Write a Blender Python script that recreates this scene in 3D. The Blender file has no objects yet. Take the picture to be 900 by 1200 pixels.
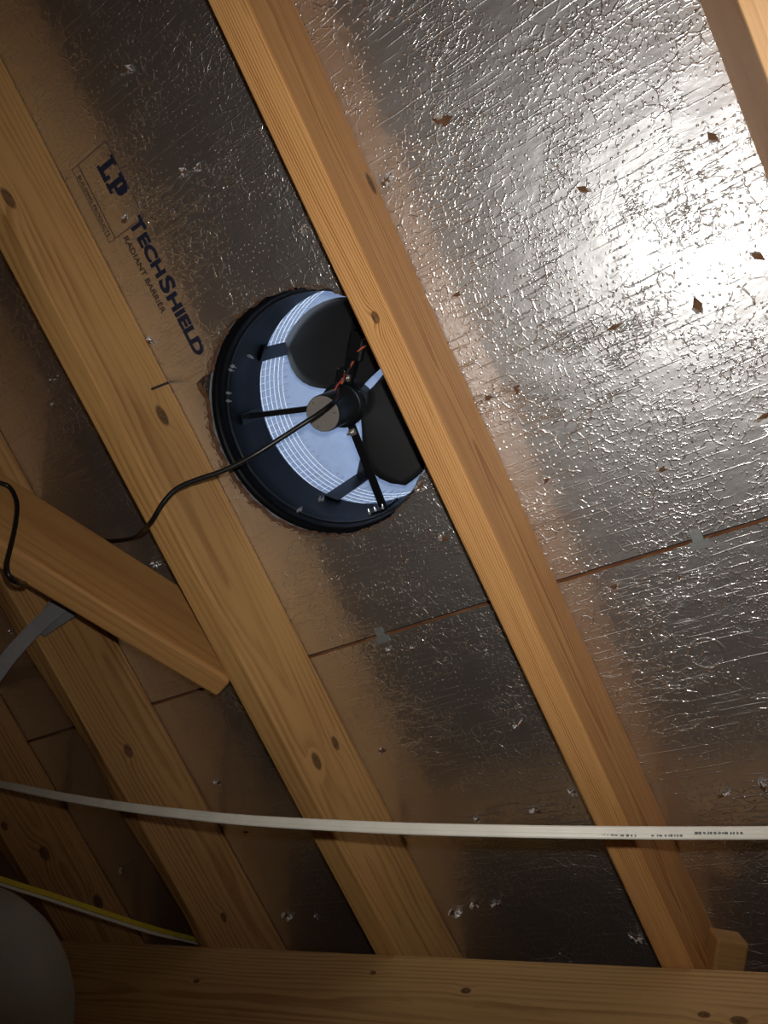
import bpy, bmesh, math, random
from mathutils import Vector, Matrix
from mathutils import noise as mnoise
random.seed(7)
C = bpy.context.scene.collection
SC = bpy.context.scene

# ------------------------------------------------------------------ frame of the place
F_PX = 866.0                    # focal length in pixels of the 900 x 1200 picture
U = 0.92                        # metres from the camera to the roof deck (measured square to it)
PITCH = math.radians(26.57)     # 6 in 12 roof
def vn(v): return Vector(v).normalized()
Nc = vn((370, -310, F_PX))                       # deck normal, camera axes (x right, y down, z forward)
Rc = Vector((2750, 5700, F_PX)); Rc = (Rc - Nc*Rc.dot(Nc)).normalized()   # down the slope
Sc_ = Rc.cross(Nc).normalized()                  # along the seam
cp, sp = math.cos(PITCH), math.sin(PITCH)
S = Vector((1, 0, 0)); R = Vector((0, cp, -sp)); N = Vector((0, sp, cp))
CAM = Vector((0, 0, 1.55))
def c2w(v):                                      # camera-axis vector to world
    return S*v.dot(Sc_) + R*v.dot(Rc) + N*v.dot(Nc)
F0 = CAM + N*U                                   # foot of the camera's perpendicular on the deck
def W(s, r, h):                                  # deck coordinates in units of U
    return F0 + (S*s + R*r + N*h)*U
def ray(x, y): return Vector(((x-450)/F_PX, (y-600)/F_PX, 1.0))
def dk(x, y, h=0.0):                             # where the sight line of a measured point meets the layer h
    d = ray(x, y); t = (1+h)/d.dot(Nc); p = d*t
    return p.dot(Sc_), p.dot(Rc)
def at(x, y, z):                                 # measured point with its distance z (units of U)
    return CAM + c2w(ray(x, y)*z)*U

# ------------------------------------------------------------------ camera, sky, lamps, exposure
cam_d = bpy.data.cameras.new('camera'); cam = bpy.data.objects.new('camera', cam_d); C.objects.link(cam)
cam_d.sensor_fit = 'VERTICAL'; cam_d.sensor_height = 36.0; cam_d.lens = F_PX*36.0/1200.0
cam_d.clip_start = 0.02
X = c2w(Vector((1,0,0))); Y = c2w(Vector((0,-1,0))); Z = c2w(Vector((0,0,-1)))
cam.matrix_world = Matrix.Translation(CAM) @ Matrix((X, Y, Z)).transposed().to_4x4()
SC.camera = cam
SC.view_settings.view_transform = 'Standard'; SC.view_settings.look = 'None'
SC.view_settings.exposure = 0.0; SC.view_settings.gamma = 1.0; SC.view_settings.use_curve_mapping = False

world = bpy.data.worlds.new('sky'); SC.world = world; world.use_nodes = True
wn = world.node_tree.nodes; wl = world.node_tree.links
for n_ in list(wn): wn.remove(n_)
wo = wn.new('ShaderNodeOutputWorld'); wb = wn.new('ShaderNodeBackground'); ws = wn.new('ShaderNodeTexSky')
ws.sky_type = 'NISHITA'; ws.sun_disc = False; ws.sun_elevation = math.radians(42); ws.sun_rotation = math.radians(200)
wb.inputs['Strength'].default_value = 0.5
wl.new(ws.outputs[0], wb.inputs[0]); wl.new(wb.outputs[0], wo.inputs[0])

sun_d = bpy.data.lights.new('sun', 'SUN'); sun_d.energy = 34.0; sun_d.angle = 0.01; sun_d.color = (0.80, 0.90, 1.0)
sun = bpy.data.objects.new('sun', sun_d); C.objects.link(sun)
sun.rotation_euler = (N*1.0 + S*-0.42 + R*-0.60).to_track_quat('Z', 'Y').to_euler()

# the light on the phone that took the picture, just above its lens
fl_d = bpy.data.lights.new('flash', 'SPOT'); fl_d.energy = 21.5; fl_d.color = (1.0, 0.965, 0.92)
fl_d.shadow_soft_size = 0.006; fl_d.spot_size = math.radians(118); fl_d.spot_blend = 1.0
fl = bpy.data.objects.new('flash', fl_d); C.objects.link(fl)
_fz = -c2w(ray(600, 420).normalized()); _fx = Y.cross(_fz).normalized(); _fy = _fz.cross(_fx)
fl.matrix_world = Matrix.Translation(CAM + Y*0.032 + X*0.012) @ Matrix((_fx, _fy, _fz)).transposed().to_4x4()

# unseen lamp added behind the camera as dim warm fill
warm_fill_d = bpy.data.lights.new('warm_fill', 'POINT'); warm_fill_d.energy = 4.0; warm_fill_d.color = (1.0, 0.72, 0.42); warm_fill_d.shadow_soft_size = 0.05
warm_fill = bpy.data.objects.new('warm_fill', warm_fill_d); C.objects.link(warm_fill); warm_fill.location = (1.1, -2.4, 1.5)

# ------------------------------------------------------------------ node helper
class NT:
    def __init__(s, name):
        s.m = bpy.data.materials.new(name); s.m.use_nodes = True
        s.t = s.m.node_tree
        s.b = s.t.nodes['Principled BSDF']; s.out = s.t.nodes['Material Output']
    def put(s, sock, v):
        if isinstance(v, bpy.types.NodeSocket): s.t.links.new(v, sock)
        elif v is not None: sock.default_value = v
    def n(s, kind, ins=None, out=0, **props):
        nd = s.t.nodes.new(kind)
        for k, v in props.items(): setattr(nd, k, v)
        for k, v in (ins or {}).items(): s.put(nd.inputs[k], v)
        return nd.outputs[out]
    def math(s, op, a, b=None, c=None):
        ins = {0: a}
        if b is not None: ins[1] = b
        if c is not None: ins[2] = c
        return s.n('ShaderNodeMath', ins, operation=op)
    def vm(s, op, a, b=None, out=0):
        ins = {0: a}
        if b is not None: ins[1] = b
        return s.n('ShaderNodeVectorMath', ins, out=out, operation=op)
    def obj(s): return s.n('ShaderNodeTexCoord', out=3)
    def noise(s, vec, scale, detail=3.0, rough=0.5, out=0):
        return s.n('ShaderNodeTexNoise', {'Vector': vec, 'Scale': scale, 'Detail': detail, 'Roughness': rough}, out=out)
    def ramp(s, fac, stops):
        nd = s.t.nodes.new('ShaderNodeValToRGB'); s.put(nd.inputs[0], fac)
        e = nd.color_ramp.elements
        while len(e) > 1: e.remove(e[-1])
        e[0].position, e[0].color = stops[0][0], tuple(stops[0][1])+(1,)
        for p, c in stops[1:]:
            q = e.new(p); q.color = tuple(c)+(1,)
        return nd.outputs[0]
    def mix(s, f, a, b, blend='MIX'):
        nd = s.t.nodes.new('ShaderNodeMix'); nd.data_type = 'RGBA'; nd.blend_type = blend
        s.put(nd.inputs[0], f); s.put(nd.inputs[6], a); s.put(nd.inputs[7], b)
        return nd.outputs[2]
    def map(s, v, a, b, c, d):
        return s.n('ShaderNodeMapRange', {'Value': v, 'From Min': a, 'From Max': b, 'To Min': c, 'To Max': d})
    def sstep(s, v, a, b, c=0.0, d=1.0):
        nd = s.t.nodes.new('ShaderNodeMapRange'); nd.interpolation_type = 'SMOOTHSTEP'
        for i, q in zip(('Value','From Min','From Max','To Min','To Max'), (v, a, b, c, d)): s.put(nd.inputs[i], q)
        return nd.outputs[0]

def plain(name, col, rough=0.5, metal=0.0, bump=0.0, bscale=60.0):
    t = NT(name); co = t.obj()
    nz = t.noise(co, bscale, 4)
    t.put(t.b.inputs['Base Color'], t.mix(nz, tuple(c*0.85 for c in col)+(1,), tuple(min(1, c*1.15) for c in col)+(1,)))
    t.put(t.b.inputs['Roughness'], rough); t.put(t.b.inputs['Metallic'], metal)
    if bump:
        t.put(t.b.inputs['Normal'], t.n('ShaderNodeBump', {'Height': nz, 'Strength': 1.0, 'Distance': bump}))
    return t.m

# ------------------------------------------------------------------ sawn pine: grain runs along local x
def wood(name, light, dark, pith=(0.0, -0.12), knots=(), period=0.0042, contrast=1.0, seed=0.0, waver=0.012, stain=0.35, rough=0.62):
    t = NT(name); co = t.obj()
    cs = t.vm('ADD', co, (seed, seed*0.37, seed*0.71))
    lon = t.vm('MULTIPLY', cs, (0.9, 5.0, 5.0))
    sep = t.n('ShaderNodeSeparateXYZ', {0: co}, out=0); sp_ = sep.node
    x_, y_, z_ = sp_.outputs[0], sp_.outputs[1], sp_.outputs[2]
    n1 = t.noise(lon, 1.6, 2)
    n2 = t.noise(t.vm('MULTIPLY', cs, (2.0, 14, 14)), 3.0, 2)
    dy = t.math('SUBTRACT', y_, pith[0]); dz = t.math('SUBTRACT', z_, pith[1])
    rad = t.math('SQRT', t.math('ADD', t.math('MULTIPLY', dy, dy), t.math('MULTIPLY', dz, dz)))
    rad = t.math('ADD', rad, t.math('MULTIPLY', t.math('SUBTRACT', n1, 0.5), waver*3.0))
    rad = t.math('ADD', rad, t.math('MULTIPLY', t.math('SUBTRACT', n2, 0.5), waver*0.35))
    kd = None
    for (kx, ky, kz, kr) in knots:
        d = t.vm('MULTIPLY', t.vm('SUBTRACT', co, (kx, ky, kz)), (1.0/(kr*1.7), 1.0/kr, 1.0/kr))
        ln = t.vm('LENGTH', d, out=1)
        g = t.math('POWER', 2.718, t.math('MULTIPLY', t.math('MULTIPLY', ln, ln), -0.28))
        rad = t.math('ADD', rad, t.math('MULTIPLY', g, kr*1.1))
        kk = t.sstep(ln, 0.75, 1.15, 1.0, 0.0)
        kd = kk if kd is None else t.math('MAXIMUM', kd, kk)
    ph = t.math('FRACT', t.math('DIVIDE', rad, period))
    late = t.math('MULTIPLY', t.sstep(ph, 0.25, 0.8), t.sstep(ph, 0.88, 1.0, 1.0, 0.0))
    late = t.math('MULTIPLY', late, t.sstep(t.noise(t.vm('MULTIPLY', cs, (1.3, 30, 30)), 2.2, 3, 0.6), 0.30, 0.68, 0.25, 1.25))
    fib = t.noise(t.vm('MULTIPLY', cs, (6, 420, 420)), 1.0, 3, 0.6)
    blot = t.noise(t.vm('MULTIPLY', cs, (1.0, 3, 3)), 5.0, 3)
    f = t.math('ADD', t.math('MULTIPLY', late, 0.62*contrast), t.math('MULTIPLY', t.math('SUBTRACT', fib, 0.5), 0.85))
    f = t.math('ADD', f, t.math('MULTIPLY', t.math('SUBTRACT', blot, 0.5), stain*2.0))
    f = t.n('ShaderNodeClamp', {0: f})
    mid = tuple((a+b)/2 for a, b in zip(light, dark))
    col = t.ramp(f, [(0.0, light), (0.45, mid), (1.0, dark)])
    dirt = t.sstep(t.noise(t.vm('MULTIPLY', cs, (2.5, 9, 9)), 6.0, 4, 0.65), 0.60, 0.82, 0.0, 0.38)
    col = t.mix(dirt, col, tuple(c*0.42 for c in dark)+(1,))
    if kd is not None:
        kcol = t.ramp(t.noise(co, 210, 3, 0.6), [(0.35, (0.022, 0.010, 0.005)), (0.62, (0.15, 0.065, 0.024))])
        col = t.mix(t.math('MULTIPLY', kd, 0.85), col, kcol)
    t.put(t.b.inputs['Base Color'], col)
    t.put(t.b.inputs['Roughness'], rough); t.put(t.b.inputs['Specular IOR Level'], 0.35)
    hgt = t.math('ADD', t.math('MULTIPLY', fib, 0.6), t.math('MULTIPLY', late, -0.5))
    t.put(t.b.inputs['Normal'], t.n('ShaderNodeBump', {'Height': hgt, 'Strength': 0.6, 'Distance': 0.0007}))
    return t.m

# ------------------------------------------------------------------ embossed foil facing (object x,y in metres on the deck)
def foil_material():
    t = NT('foil_facing'); co = t.obj()
    wv = t.noise(co, 9.0, 3, 0.55, out=1)
    warp = t.vm('MULTIPLY', t.vm('SUBTRACT', wv, (0.5, 0.5, 0.5)), (0.020, 0.012, 0.0))
    c2 = t.vm('ADD', co, warp)
    s2 = t.n('ShaderNodeSeparateXYZ', {0: c2}).node
    # rows of needle holes, about a centimetre apart
    v = t.vm('MULTIPLY', c2, (115.0, 92.0, 0.0))
    dots = t.n('ShaderNodeTexVoronoi', {'Vector': v, 'Scale': 1.0, 'Randomness': 0.55}, voronoi_dimensions='2D')
    dotm = t.math('MULTIPLY', t.sstep(dots, 0.02, 0.19, 1.0, 0.0), t.sstep(t.noise(co, 26, 2), 0.36, 0.55))
    # short creases that run with the rows
    yy = t.math('MULTIPLY', s2.outputs[1], 92.0)
    row = t.math('ABSOLUTE', t.math('SUBTRACT', t.math('FRACT', yy), 0.5))
    rowm = t.sstep(row, 0.0, 0.10, 1.0, 0.0)
    rbrk = t.sstep(t.noise(t.vm('MULTIPLY', c2, (16, 55, 1)), 1.0, 2), 0.47, 0.62)
    rowm = t.math('MULTIPLY', rowm, rbrk)
    # crackle
    ck = t.n('ShaderNodeTexVoronoi', {'Vector': t.vm('MULTIPLY', t.vm('ADD', c2, t.vm('MULTIPLY', t.vm('SUBTRACT', t.noise(co, 60, 2, out=1), (0.5,0.5,0.5)), (0.012,0.012,0))), (62.0, 66.0, 0.0)),
             'Scale': 1.0, 'Randomness': 0.9}, voronoi_dimensions='2D', feature='DISTANCE_TO_EDGE')
    ckm = t.sstep(ck, 0.0, 0.10, 1.0, 0.0)
    cbrk = t.math('MULTIPLY', t.sstep(t.noise(co, 13, 3), 0.40, 0.60), t.sstep(t.noise(co, 95, 2), 0.40, 0.58))
    ckm = t.math('MULTIPLY', ckm, cbrk)
    cf = t.n('ShaderNodeTexVoronoi', {'Vector': t.vm('MULTIPLY', t.vm('ADD', c2, t.vm('MULTIPLY', t.vm('SUBTRACT', t.noise(co, 90, 2, out=1), (0.5,0.5,0.5)), (0.010,0.010,0))), (118.0, 104.0, 0.0)),
             'Scale': 1.0, 'Randomness': 1.0}, voronoi_dimensions='2D', feature='DISTANCE_TO_EDGE')
    cfm = t.math('MULTIPLY', t.sstep(cf, 0.0, 0.13, 1.0, 0.0), t.math('MULTIPLY', t.sstep(t.noise(t.vm('ADD', co, (3.0, 1.0, 0.0)), 11, 3), 0.42, 0.58), t.sstep(t.noise(co, 140, 2), 0.42, 0.60)))
    # long wrinkles, mostly along the seam direction, and soft quilting
    lw = t.noise(t.vm('MULTIPLY', c2, (9, 46, 1)), 1.0, 4, 0.6)
    lwr = t.sstep(t.math('ABSOLUTE', t.math('SUBTRACT', lw, 0.5)), 0.0, 0.025, 1.0, 0.0)
    lwm = t.math('MULTIPLY', lwr, t.sstep(t.noise(co, 7, 2), 0.50, 0.66))
    big = t.noise(t.vm('MULTIPLY', co, (1.0, 1.6, 1.0)), 14.0, 3, 0.5)
    fine = t.noise(co, 420, 2, 0.6)
    # round stamped ring in the lower panel
    rs, rr = dk(828, 766); d = t.vm('LENGTH', t.vm('SUBTRACT', co, (rs*U, rr*U, 0.0)), out=1)
    ring = t.sstep(t.math('ABSOLUTE', t.math('SUBTRACT', d, 0.021)), 0.0, 0.003, 1.0, 0.0)
    h = t.math('MULTIPLY', dotm, 0.00042)
    for m_, a in ((rowm, 0.00034), (ckm, 0.00048), (cfm, 0.00034), (lwm, 0.0006), (big, 0.0020), (fine, 0.00004), (ring, 0.0006)):
        h = t.math('ADD', h, t.math('MULTIPLY', m_, a))
    bump = t.n('ShaderNodeBump', {'Height': h, 'Strength': 1.0, 'Distance': 1.0})
    tint = t.mix(t.noise(co, 3.0, 3), (0.76, 0.745, 0.735, 1), (0.86, 0.86, 0.87, 1))
    def gl(rough, col):
        return t.n('ShaderNodeBsdfAnisotropic', {'Color': col, 'Roughness': rough, 'Normal': bump}, distribution='GGX')
    g1 = gl(0.12, tint); g2 = gl(0.46, tint)
    mx = t.n('ShaderNodeMixShader', {0: 0.48, 1: g1, 2: g2})
    df = t.n('ShaderNodeBsdfDiffuse', {'Color': (0.55, 0.50, 0.46, 1), 'Normal': bump})
    mx2 = t.n('ShaderNodeMixShader', {0: 0.035, 1: mx, 2: df})
    t.t.links.new(mx2, t.out.inputs[0])
    return t.m

def osb_material(name='strand_board', dark=1.0):
    t = NT(name); co = t.obj()
    v = t.n('ShaderNodeTexVoronoi', {'Vector': t.vm('MULTIPLY', co, (40, 120, 120)), 'Scale': 1.0}, out=1)
    f = t.n('ShaderNodeSeparateColor', {0: v})
    nz = t.noise(co, 90, 3)
    f = t.math('ADD', t.math('MULTIPLY', f, 0.7), t.math('MULTIPLY', nz, 0.4))
    t.put(t.b.inputs['Base Color'], t.ramp(f, [(0.1, (0.30*dark, 0.115*dark, 0.045*dark)), (0.6, (0.46*dark, 0.20*dark, 0.08*dark)), (1.0, (0.60*dark, 0.33*dark, 0.15*dark))]))
    t.put(t.b.inputs['Roughness'], 0.8)
    t.put(t.b.inputs['Normal'], t.n('ShaderNodeBump', {'Height': nz, 'Distance': 0.0012}))
    return t.m

M = {}
M['foil'] = foil_material()
M['osb'] = osb_material()
M['torn'] = osb_material('torn_strand_board', 0.25)
M['felt'] = plain('roofing_felt', (0.025, 0.022, 0.02), 0.9)
M['throat'] = plain('black_painted_steel', (0.0035, 0.004, 0.0055), 0.45, 0.0, 0.0002, 20)
_pb = M['throat'].node_tree.nodes['Principled BSDF']; _pb.inputs['Specular IOR Level'].default_value = 0.12
M['cut'] = osb_material('cut_board_edge', 0.38)
M['dome'] = plain('dome_steel', (0.30, 0.36, 0.48), 0.55, 0.0)
M['blade'] = plain('fan_blade_plastic', (0.016, 0.0165, 0.018), 0.5)
M['bracket'] = plain('dark_bracket_steel', (0.007, 0.008, 0.011), 0.4, 0.3)
M['wire'] = plain('screen_wire', (0.85, 0.88, 0.92), 0.35, 0.5)
M['motor'] = plain('motor_housing', (0.02, 0.021, 0.023), 0.35, 0.4)
M['cap'] = plain('motor_end_plate', (0.30, 0.28, 0.265), 0.45, 0.25)
M['screw'] = plain('zinc_screw', (0.75, 0.73, 0.70), 0.3, 0.9)
M['crumple'] = plain('crumpled_foil', (0.92, 0.91, 0.90), 0.25, 0.55, 0.002, 260)
M['clip'] = plain('galvanised_clip', (0.33, 0.35, 0.35), 0.5, 0.6)
M['strap'] = plain('grey_strap', (0.24, 0.235, 0.24), 0.55, 0.15, 0.0006, 90)
M['nmwhite'] = plain('white_cable_jacket', (0.72, 0.69, 0.60), 0.45, 0, 0.0003, 40)
M['nmyellow'] = plain('yellow_cable_jacket', (0.62, 0.50, 0.035), 0.45)
M['black'] = plain('black_cable_jacket', (0.008, 0.008, 0.008), 0.35)
M['red'] = plain('red_wire', (0.45, 0.035, 0.025), 0.45)
M['orange'] = plain('orange_wire', (0.70, 0.16, 0.05), 0.45)
M['ink'] = plain('navy_ink', (0.008, 0.014, 0.040), 0.6)
M['inkfine'] = plain('brown_ink', (0.07, 0.045, 0.03), 0.6)
M['duct'] = plain('grey_duct_jacket', (0.125, 0.115, 0.09), 0.6, 0, 0.002, 22)
M['insul'] = plain('blown_insulation', (0.42, 0.36, 0.30), 0.95, 0, 0.03, 12)
M['shingle'] = plain('asphalt_shingle', (0.30, 0.31, 0.33), 0.9, 0, 0.004, 90)
M['gable'] = osb_material('gable_board', 0.8)
M['splinter'] = plain('frayed_fibre', (0.15, 0.085, 0.045), 0.9)

# ------------------------------------------------------------------ mesh helpers
ROOF = Matrix((S, R, N)).transposed().to_4x4()                 # x along seam, y downhill, z outward
def roof_at(s, r, h): return Matrix.Translation(W(s, r, h)) @ ROOF
def link(name, bm, mats, mw=None, parent=None, smooth=False):
    me = bpy.data.meshes.new(name); bmesh.ops.recalc_face_normals(bm, faces=bm.faces)
    bm.to_mesh(me); bm.free()
    for m in (mats if isinstance(mats, (list, tuple)) else [mats]): me.materials.append(m)
    if smooth:
        for p in me.polygons: p.use_smooth = True
    o = bpy.data.objects.new(name, me); C.objects.link(o)
    if parent: o.parent = parent
    if mw is not None:
        if parent: o.matrix_local = mw
        else: o.matrix_world = mw
    return o
def empty(name, mw):
    o = bpy.data.objects.new(name, None); C.objects.link(o); o.empty_display_size = 0.1; o.matrix_world = mw; return o
def tag(o, label, cat, group=None, kind=None):
    o['label'] = label
    if cat: o['category'] = cat
    if group: o['group'] = group
    if kind: o['kind'] = kind
    return o
def box_bm(x0, x1, y0, y1, z0, z1, bev=0.0, cuts=0, bm=None):
    own = bm is None
    if own: bm = bmesh.new()
    vs = [bm.verts.new((x, y, z)) for x in (x0, x1) for y in (y0, y1) for z in (z0, z1)]
    for q in ((0,1,3,2), (4,6,7,5), (0,4,5,1), (2,3,7,6), (0,2,6,4), (1,5,7,3)): bm.faces.new([vs[i] for i in q])
    if bev and own: bmesh.ops.bevel(bm, geom=list(bm.edges), offset=bev, segments=2, profile=0.5, affect='EDGES')
    return bm
def catmull(pts, n=8):
    P = [Vector(p) for p in pts]; P = [P[0]*2-P[1]] + P + [P[-1]*2-P[-2]]; out = []
    for i in range(1, len(P)-2):
        a, b, c, d = P[i-1:i+3]
        for k in range(n):
            u = k/n
            out.append(0.5*((2*b) + (c-a)*u + (2*a-5*b+4*c-d)*u*u + (3*b-a-3*c+d)*u**3))
    out.append(P[-2]); return out
def sweep_bm(path, ra, rb=None, seg=10, side=None, bm=None, prof=None, rad=None):
    """tube with an elliptical (ra x rb) or given section; side = direction of the ra axis, one or per point"""
    if bm is None: bm = bmesh.new()
    rb = ra if rb is None else rb; rings = []
    pr = prof or [(math.cos(2*math.pi*k/seg), math.sin(2*math.pi*k/seg)) for k in range(seg)]
    last = None
    for i, p in enumerate(path):
        t = (path[min(i+1, len(path)-1)] - path[max(i-1, 0)]).normalized()
        if side is None:
            a = last if last is not None else (Vector((0,0,1)) if abs(t.z) < 0.9 else Vector((1,0,0)))
        else: a = side[i] if isinstance(side, list) else side
        a = (a - t*a.dot(t)).normalized(); last = a; b = t.cross(a)
        f = rad[i] if rad else 1.0
        rings.append([bm.verts.new(p + (a*ra*x + b*rb*y)*f) for x, y in pr])
    m = len(pr)
    for i in range(len(rings)-1):
        for k in range(m): bm.faces.new((rings[i][k], rings[i][(k+1)%m], rings[i+1][(k+1)%m], rings[i+1][k]))
    bm.faces.new(rings[0][::-1]); bm.faces.new(rings[-1]); return bm
def local(path, mw): inv = mw.inverted(); return [inv @ Vector(p) for p in path]
def localdir(v, mw): return mw.to_3x3().inverted() @ v
def lathe_bm(prof, seg=64, closed=False, bm=None):
    if bm is None: bm = bmesh.new()
    rings = []
    for r_, z_ in prof:
        if r_ < 1e-6: rings.append([bm.verts.new((0, 0, z_))])
        else: rings.append([bm.verts.new((r_*math.cos(2*math.pi*k/seg), r_*math.sin(2*math.pi*k/seg), z_)) for k in range(seg)])
    pairs = list(zip(rings, rings[1:]))
    if closed: pairs.append((rings[-1], rings[0]))
    for a, b in pairs:
        for k in range(seg):
            k2 = (k+1) % seg
            if len(a) == 1 and len(b) == 1: continue
            if len(a) == 1: bm.faces.new((a[0], b[k], b[k2]))
            elif len(b) == 1: bm.faces.new((a[k], a[k2], b[0]))
            else: bm.faces.new((a[k], a[k2], b[k2], b[k]))
    return bm

# ------------------------------------------------------------------ the roof deck: foil faced sheets
T_SH = 0.0119; SEAM = 0.3445; GAP = 0.0062
HS, HR, HRAD = -0.577, -0.022, 0.1935           # the hole for the fan, units of U
deck = empty('ceiling', roof_at(0, 0, 0)); deck['kind'] = 'structure'
deck['label'] = 'foil faced roof deck sheets seen from below, silver and embossed'
def sheet(s0, s1, r0, r1, hole=None):
    bm = bmesh.new()
    s0, s1, r0, r1 = (v*U for v in (s0, s1, r0, r1))
    if hole is None:
        box_bm(s0, s1, r0, r1, 0, T_SH, bm=bm)
        for f in bm.faces:
            f.material_index = 0 if f.calc_center_median().z < 1e-6 else 1
    else:
        cx, cy, pts = hole; inner, outer = [], []
        for x, y in pts:
            dx, dy = x-cx, y-cy
            t = min((s1-cx)/dx if dx > 1e-9 else 9e9, (s0-cx)/dx if dx < -1e-9 else 9e9,
                    (r1-cy)/dy if dy > 1e-9 else 9e9, (r0-cy)/dy if dy < -1e-9 else 9e9)
            inner.append((x, y)); outer.append((cx+dx*t, cy+dy*t))
        n = len(pts); mid = [((a[0]*0.9+b[0]*0.1), (a[1]*0.9+b[1]*0.1)) for a, b in zip(inner, outer)]
        L = [[bm.verts.new((x, y, z)) for x, y in ring] for z in (0, T_SH) for ring in (inner, mid, outer)]
        corners = {}
        def q(a, b, c, d, mi):
            f = bm.faces.new((a, b, c, d)); f.material_index = mi
        for k in range(n):
            j = (k+1) % n
            q(L[0][k], L[0][j], L[1][j], L[1][k], 0); q(L[1][k], L[1][j], L[2][j], L[2][k], 0)
            q(L[3][k], L[4][k], L[4][j], L[3][j], 1); q(L[4][k], L[5][k], L[5][j], L[4][j], 1)
            q(L[0][k], L[3][k], L[3][j], L[0][j], 2); q(L[2][k], L[2][j], L[5][j], L[5][k], 1)
            a, b = outer[k], outer[j]                              # square corners between two sides
            if abs(a[0]-b[0]) > 1e-6 and abs(a[1]-b[1]) > 1e-6:
                c = (s1 if max(a[0], b[0]) > s1-1e-6 else s0, r1 if max(a[1], b[1]) > r1-1e-6 else r0)
                v0, v1 = bm.verts.new((*c, 0)), bm.verts.new((*c, T_SH))
                f = bm.faces.new((L[2][k], L[2][j], v0)); f.material_index = 0
                f = bm.faces.new((L[5][k], v1, L[5][j])); f.material_index = 1
    o = link('sheathing_panel', bm, [M['foil'], M['osb'], M['cut']], Matrix.Identity(4), deck)
    return o
hole_pts = []
NH = 168
for k in range(NH):
    a = 2*math.pi*k/NH
    j = 0.0016*mnoise.noise(Vector((math.cos(a)*9, math.sin(a)*9, 0))) + 0.0012*random.uniform(-1, 1)
    rr = HRAD*U + j*1.6
    # slip of the saw at the upper left: a pointed notch
    da = (math.degrees(a) - 218 + 180) % 360 - 180
    if abs(da) < 7: rr += 0.020*(1-abs(da)/7)
    hole_pts.append((HS*U + rr*math.cos(a), HR*U + rr*math.sin(a)))
P_MAIN = sheet(-2.51, 0.107, SEAM-GAP-1.325, SEAM-GAP/2, (HS*U, HR*U, hole_pts))
P_RT = sheet(0.111, 2.75, SEAM-GAP-1.325, SEAM-GAP/2)
P_LOW = sheet(-2.51, 0.107, SEAM+GAP/2, SEAM+1.325)
P_LOWR = sheet(0.111, 2.75, SEAM+GAP/2, SEAM+1.325)
P_UP = sheet(-2.51, 2.75, -1.80, SEAM-GAP-1.331)
P_EAVE = sheet(-2.51, 2.75, SEAM+1.331, 4.0)
# felt, then shingles, above the sheets, with the same hole
def layer(name, z0, z1, mat, mw=None):
    bm = bmesh.new(); n = 64; s0, s1, r0, r1 = -2.51*U, 2.75*U, -1.8*U, 4.0*U
    cx, cy = HS*U, HR*U; rad = 0.198*U
    ring = [(cx+rad*math.cos(2*math.pi*k/n+0.01), cy+rad*math.sin(2*math.pi*k/n+0.01)) for k in range(n)]
    out = []
    for x, y in ring:
        dx, dy = x-cx, y-cy
        t = min((s1-cx)/dx if dx > 0 else 9e9, (s0-cx)/dx if dx < 0 else 9e9, (r1-cy)/dy if dy > 0 else 9e9, (r0-cy)/dy if dy < 0 else 9e9)
        out.append((cx+dx*t, cy+dy*t))
    V = [[bm.verts.new((x, y, z)) for x, y in rg] for z in (z0, z1) for rg in (ring, out)]
    for k in range(n):
        j = (k+1) % n
        bm.faces.new((V[0][k], V[0][j], V[1][j], V[1][k])); bm.faces.new((V[2][k], V[3][k], V[3][j], V[2][j]))
        bm.faces.new((V[0][k], V[2][k], V[2][j], V[0][j])); bm.faces.new((V[1][k], V[1][j], V[3][j], V[3][k]))
        a, b = out[k], out[j]
        if abs(a[0]-b[0]) > 1e-6 and abs(a[1]-b[1]) > 1e-6:
            c = (s1 if max(a[0], b[0]) > s1-1e-6 else s0, r1 if max(a[1], b[1]) > r1-1e-6 else r0)
            v0, v1 = bm.verts.new((*c, z0)), bm.verts.new((*c, z1))
            bm.faces.new((V[1][k], V[1][j], v0)); bm.faces.new((V[3][k], v1, V[3][j]))
    return link(name, bm, mat, Matrix.Identity(4), deck)
layer('roofing_felt', T_SH+0.0003, T_SH+0.002, M['felt'])
layer('shingle_layer', T_SH+0.0021, T_SH+0.008, M['shingle'])

# frayed splinters round the cut
bm = bmesh.new()
for i in range(420):
    a = random.uniform(0, 2*math.pi); rr = (HRAD+random.uniform(-0.002, 0.0045))*U
    c = Vector((HS*U+rr*math.cos(a), HR*U+rr*math.sin(a), random.uniform(-0.0022, 0.001)))
    ang = a+math.pi/2+random.uniform(-0.7, 0.7); L_ = random.uniform(0.002, 0.008); w = random.uniform(0.0005, 0.0014)
    d = Vector((math.cos(ang), math.sin(ang), random.uniform(-0.25, 0.1)))*L_; e = Vector((-math.sin(ang), math.cos(ang), 0.3))*w
    v = [bm.verts.new(c+d), bm.verts.new(c-e), bm.verts.new(c-d*0.6), bm.verts.new(c+e), bm.verts.new(c+Vector((0, 0, -w)))]
    for q in ((0, 1, 4), (1, 2, 4), (2, 3, 4), (3, 0, 4)): bm.faces.new([v[k] for k in q])
fr = link('frayed_edge', bm, M['splinter'], Matrix.Identity(4), P_MAIN); fr['kind'] = 'stuff'; fr['label'] = 'ragged brown splinters around the saw cut'

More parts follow.
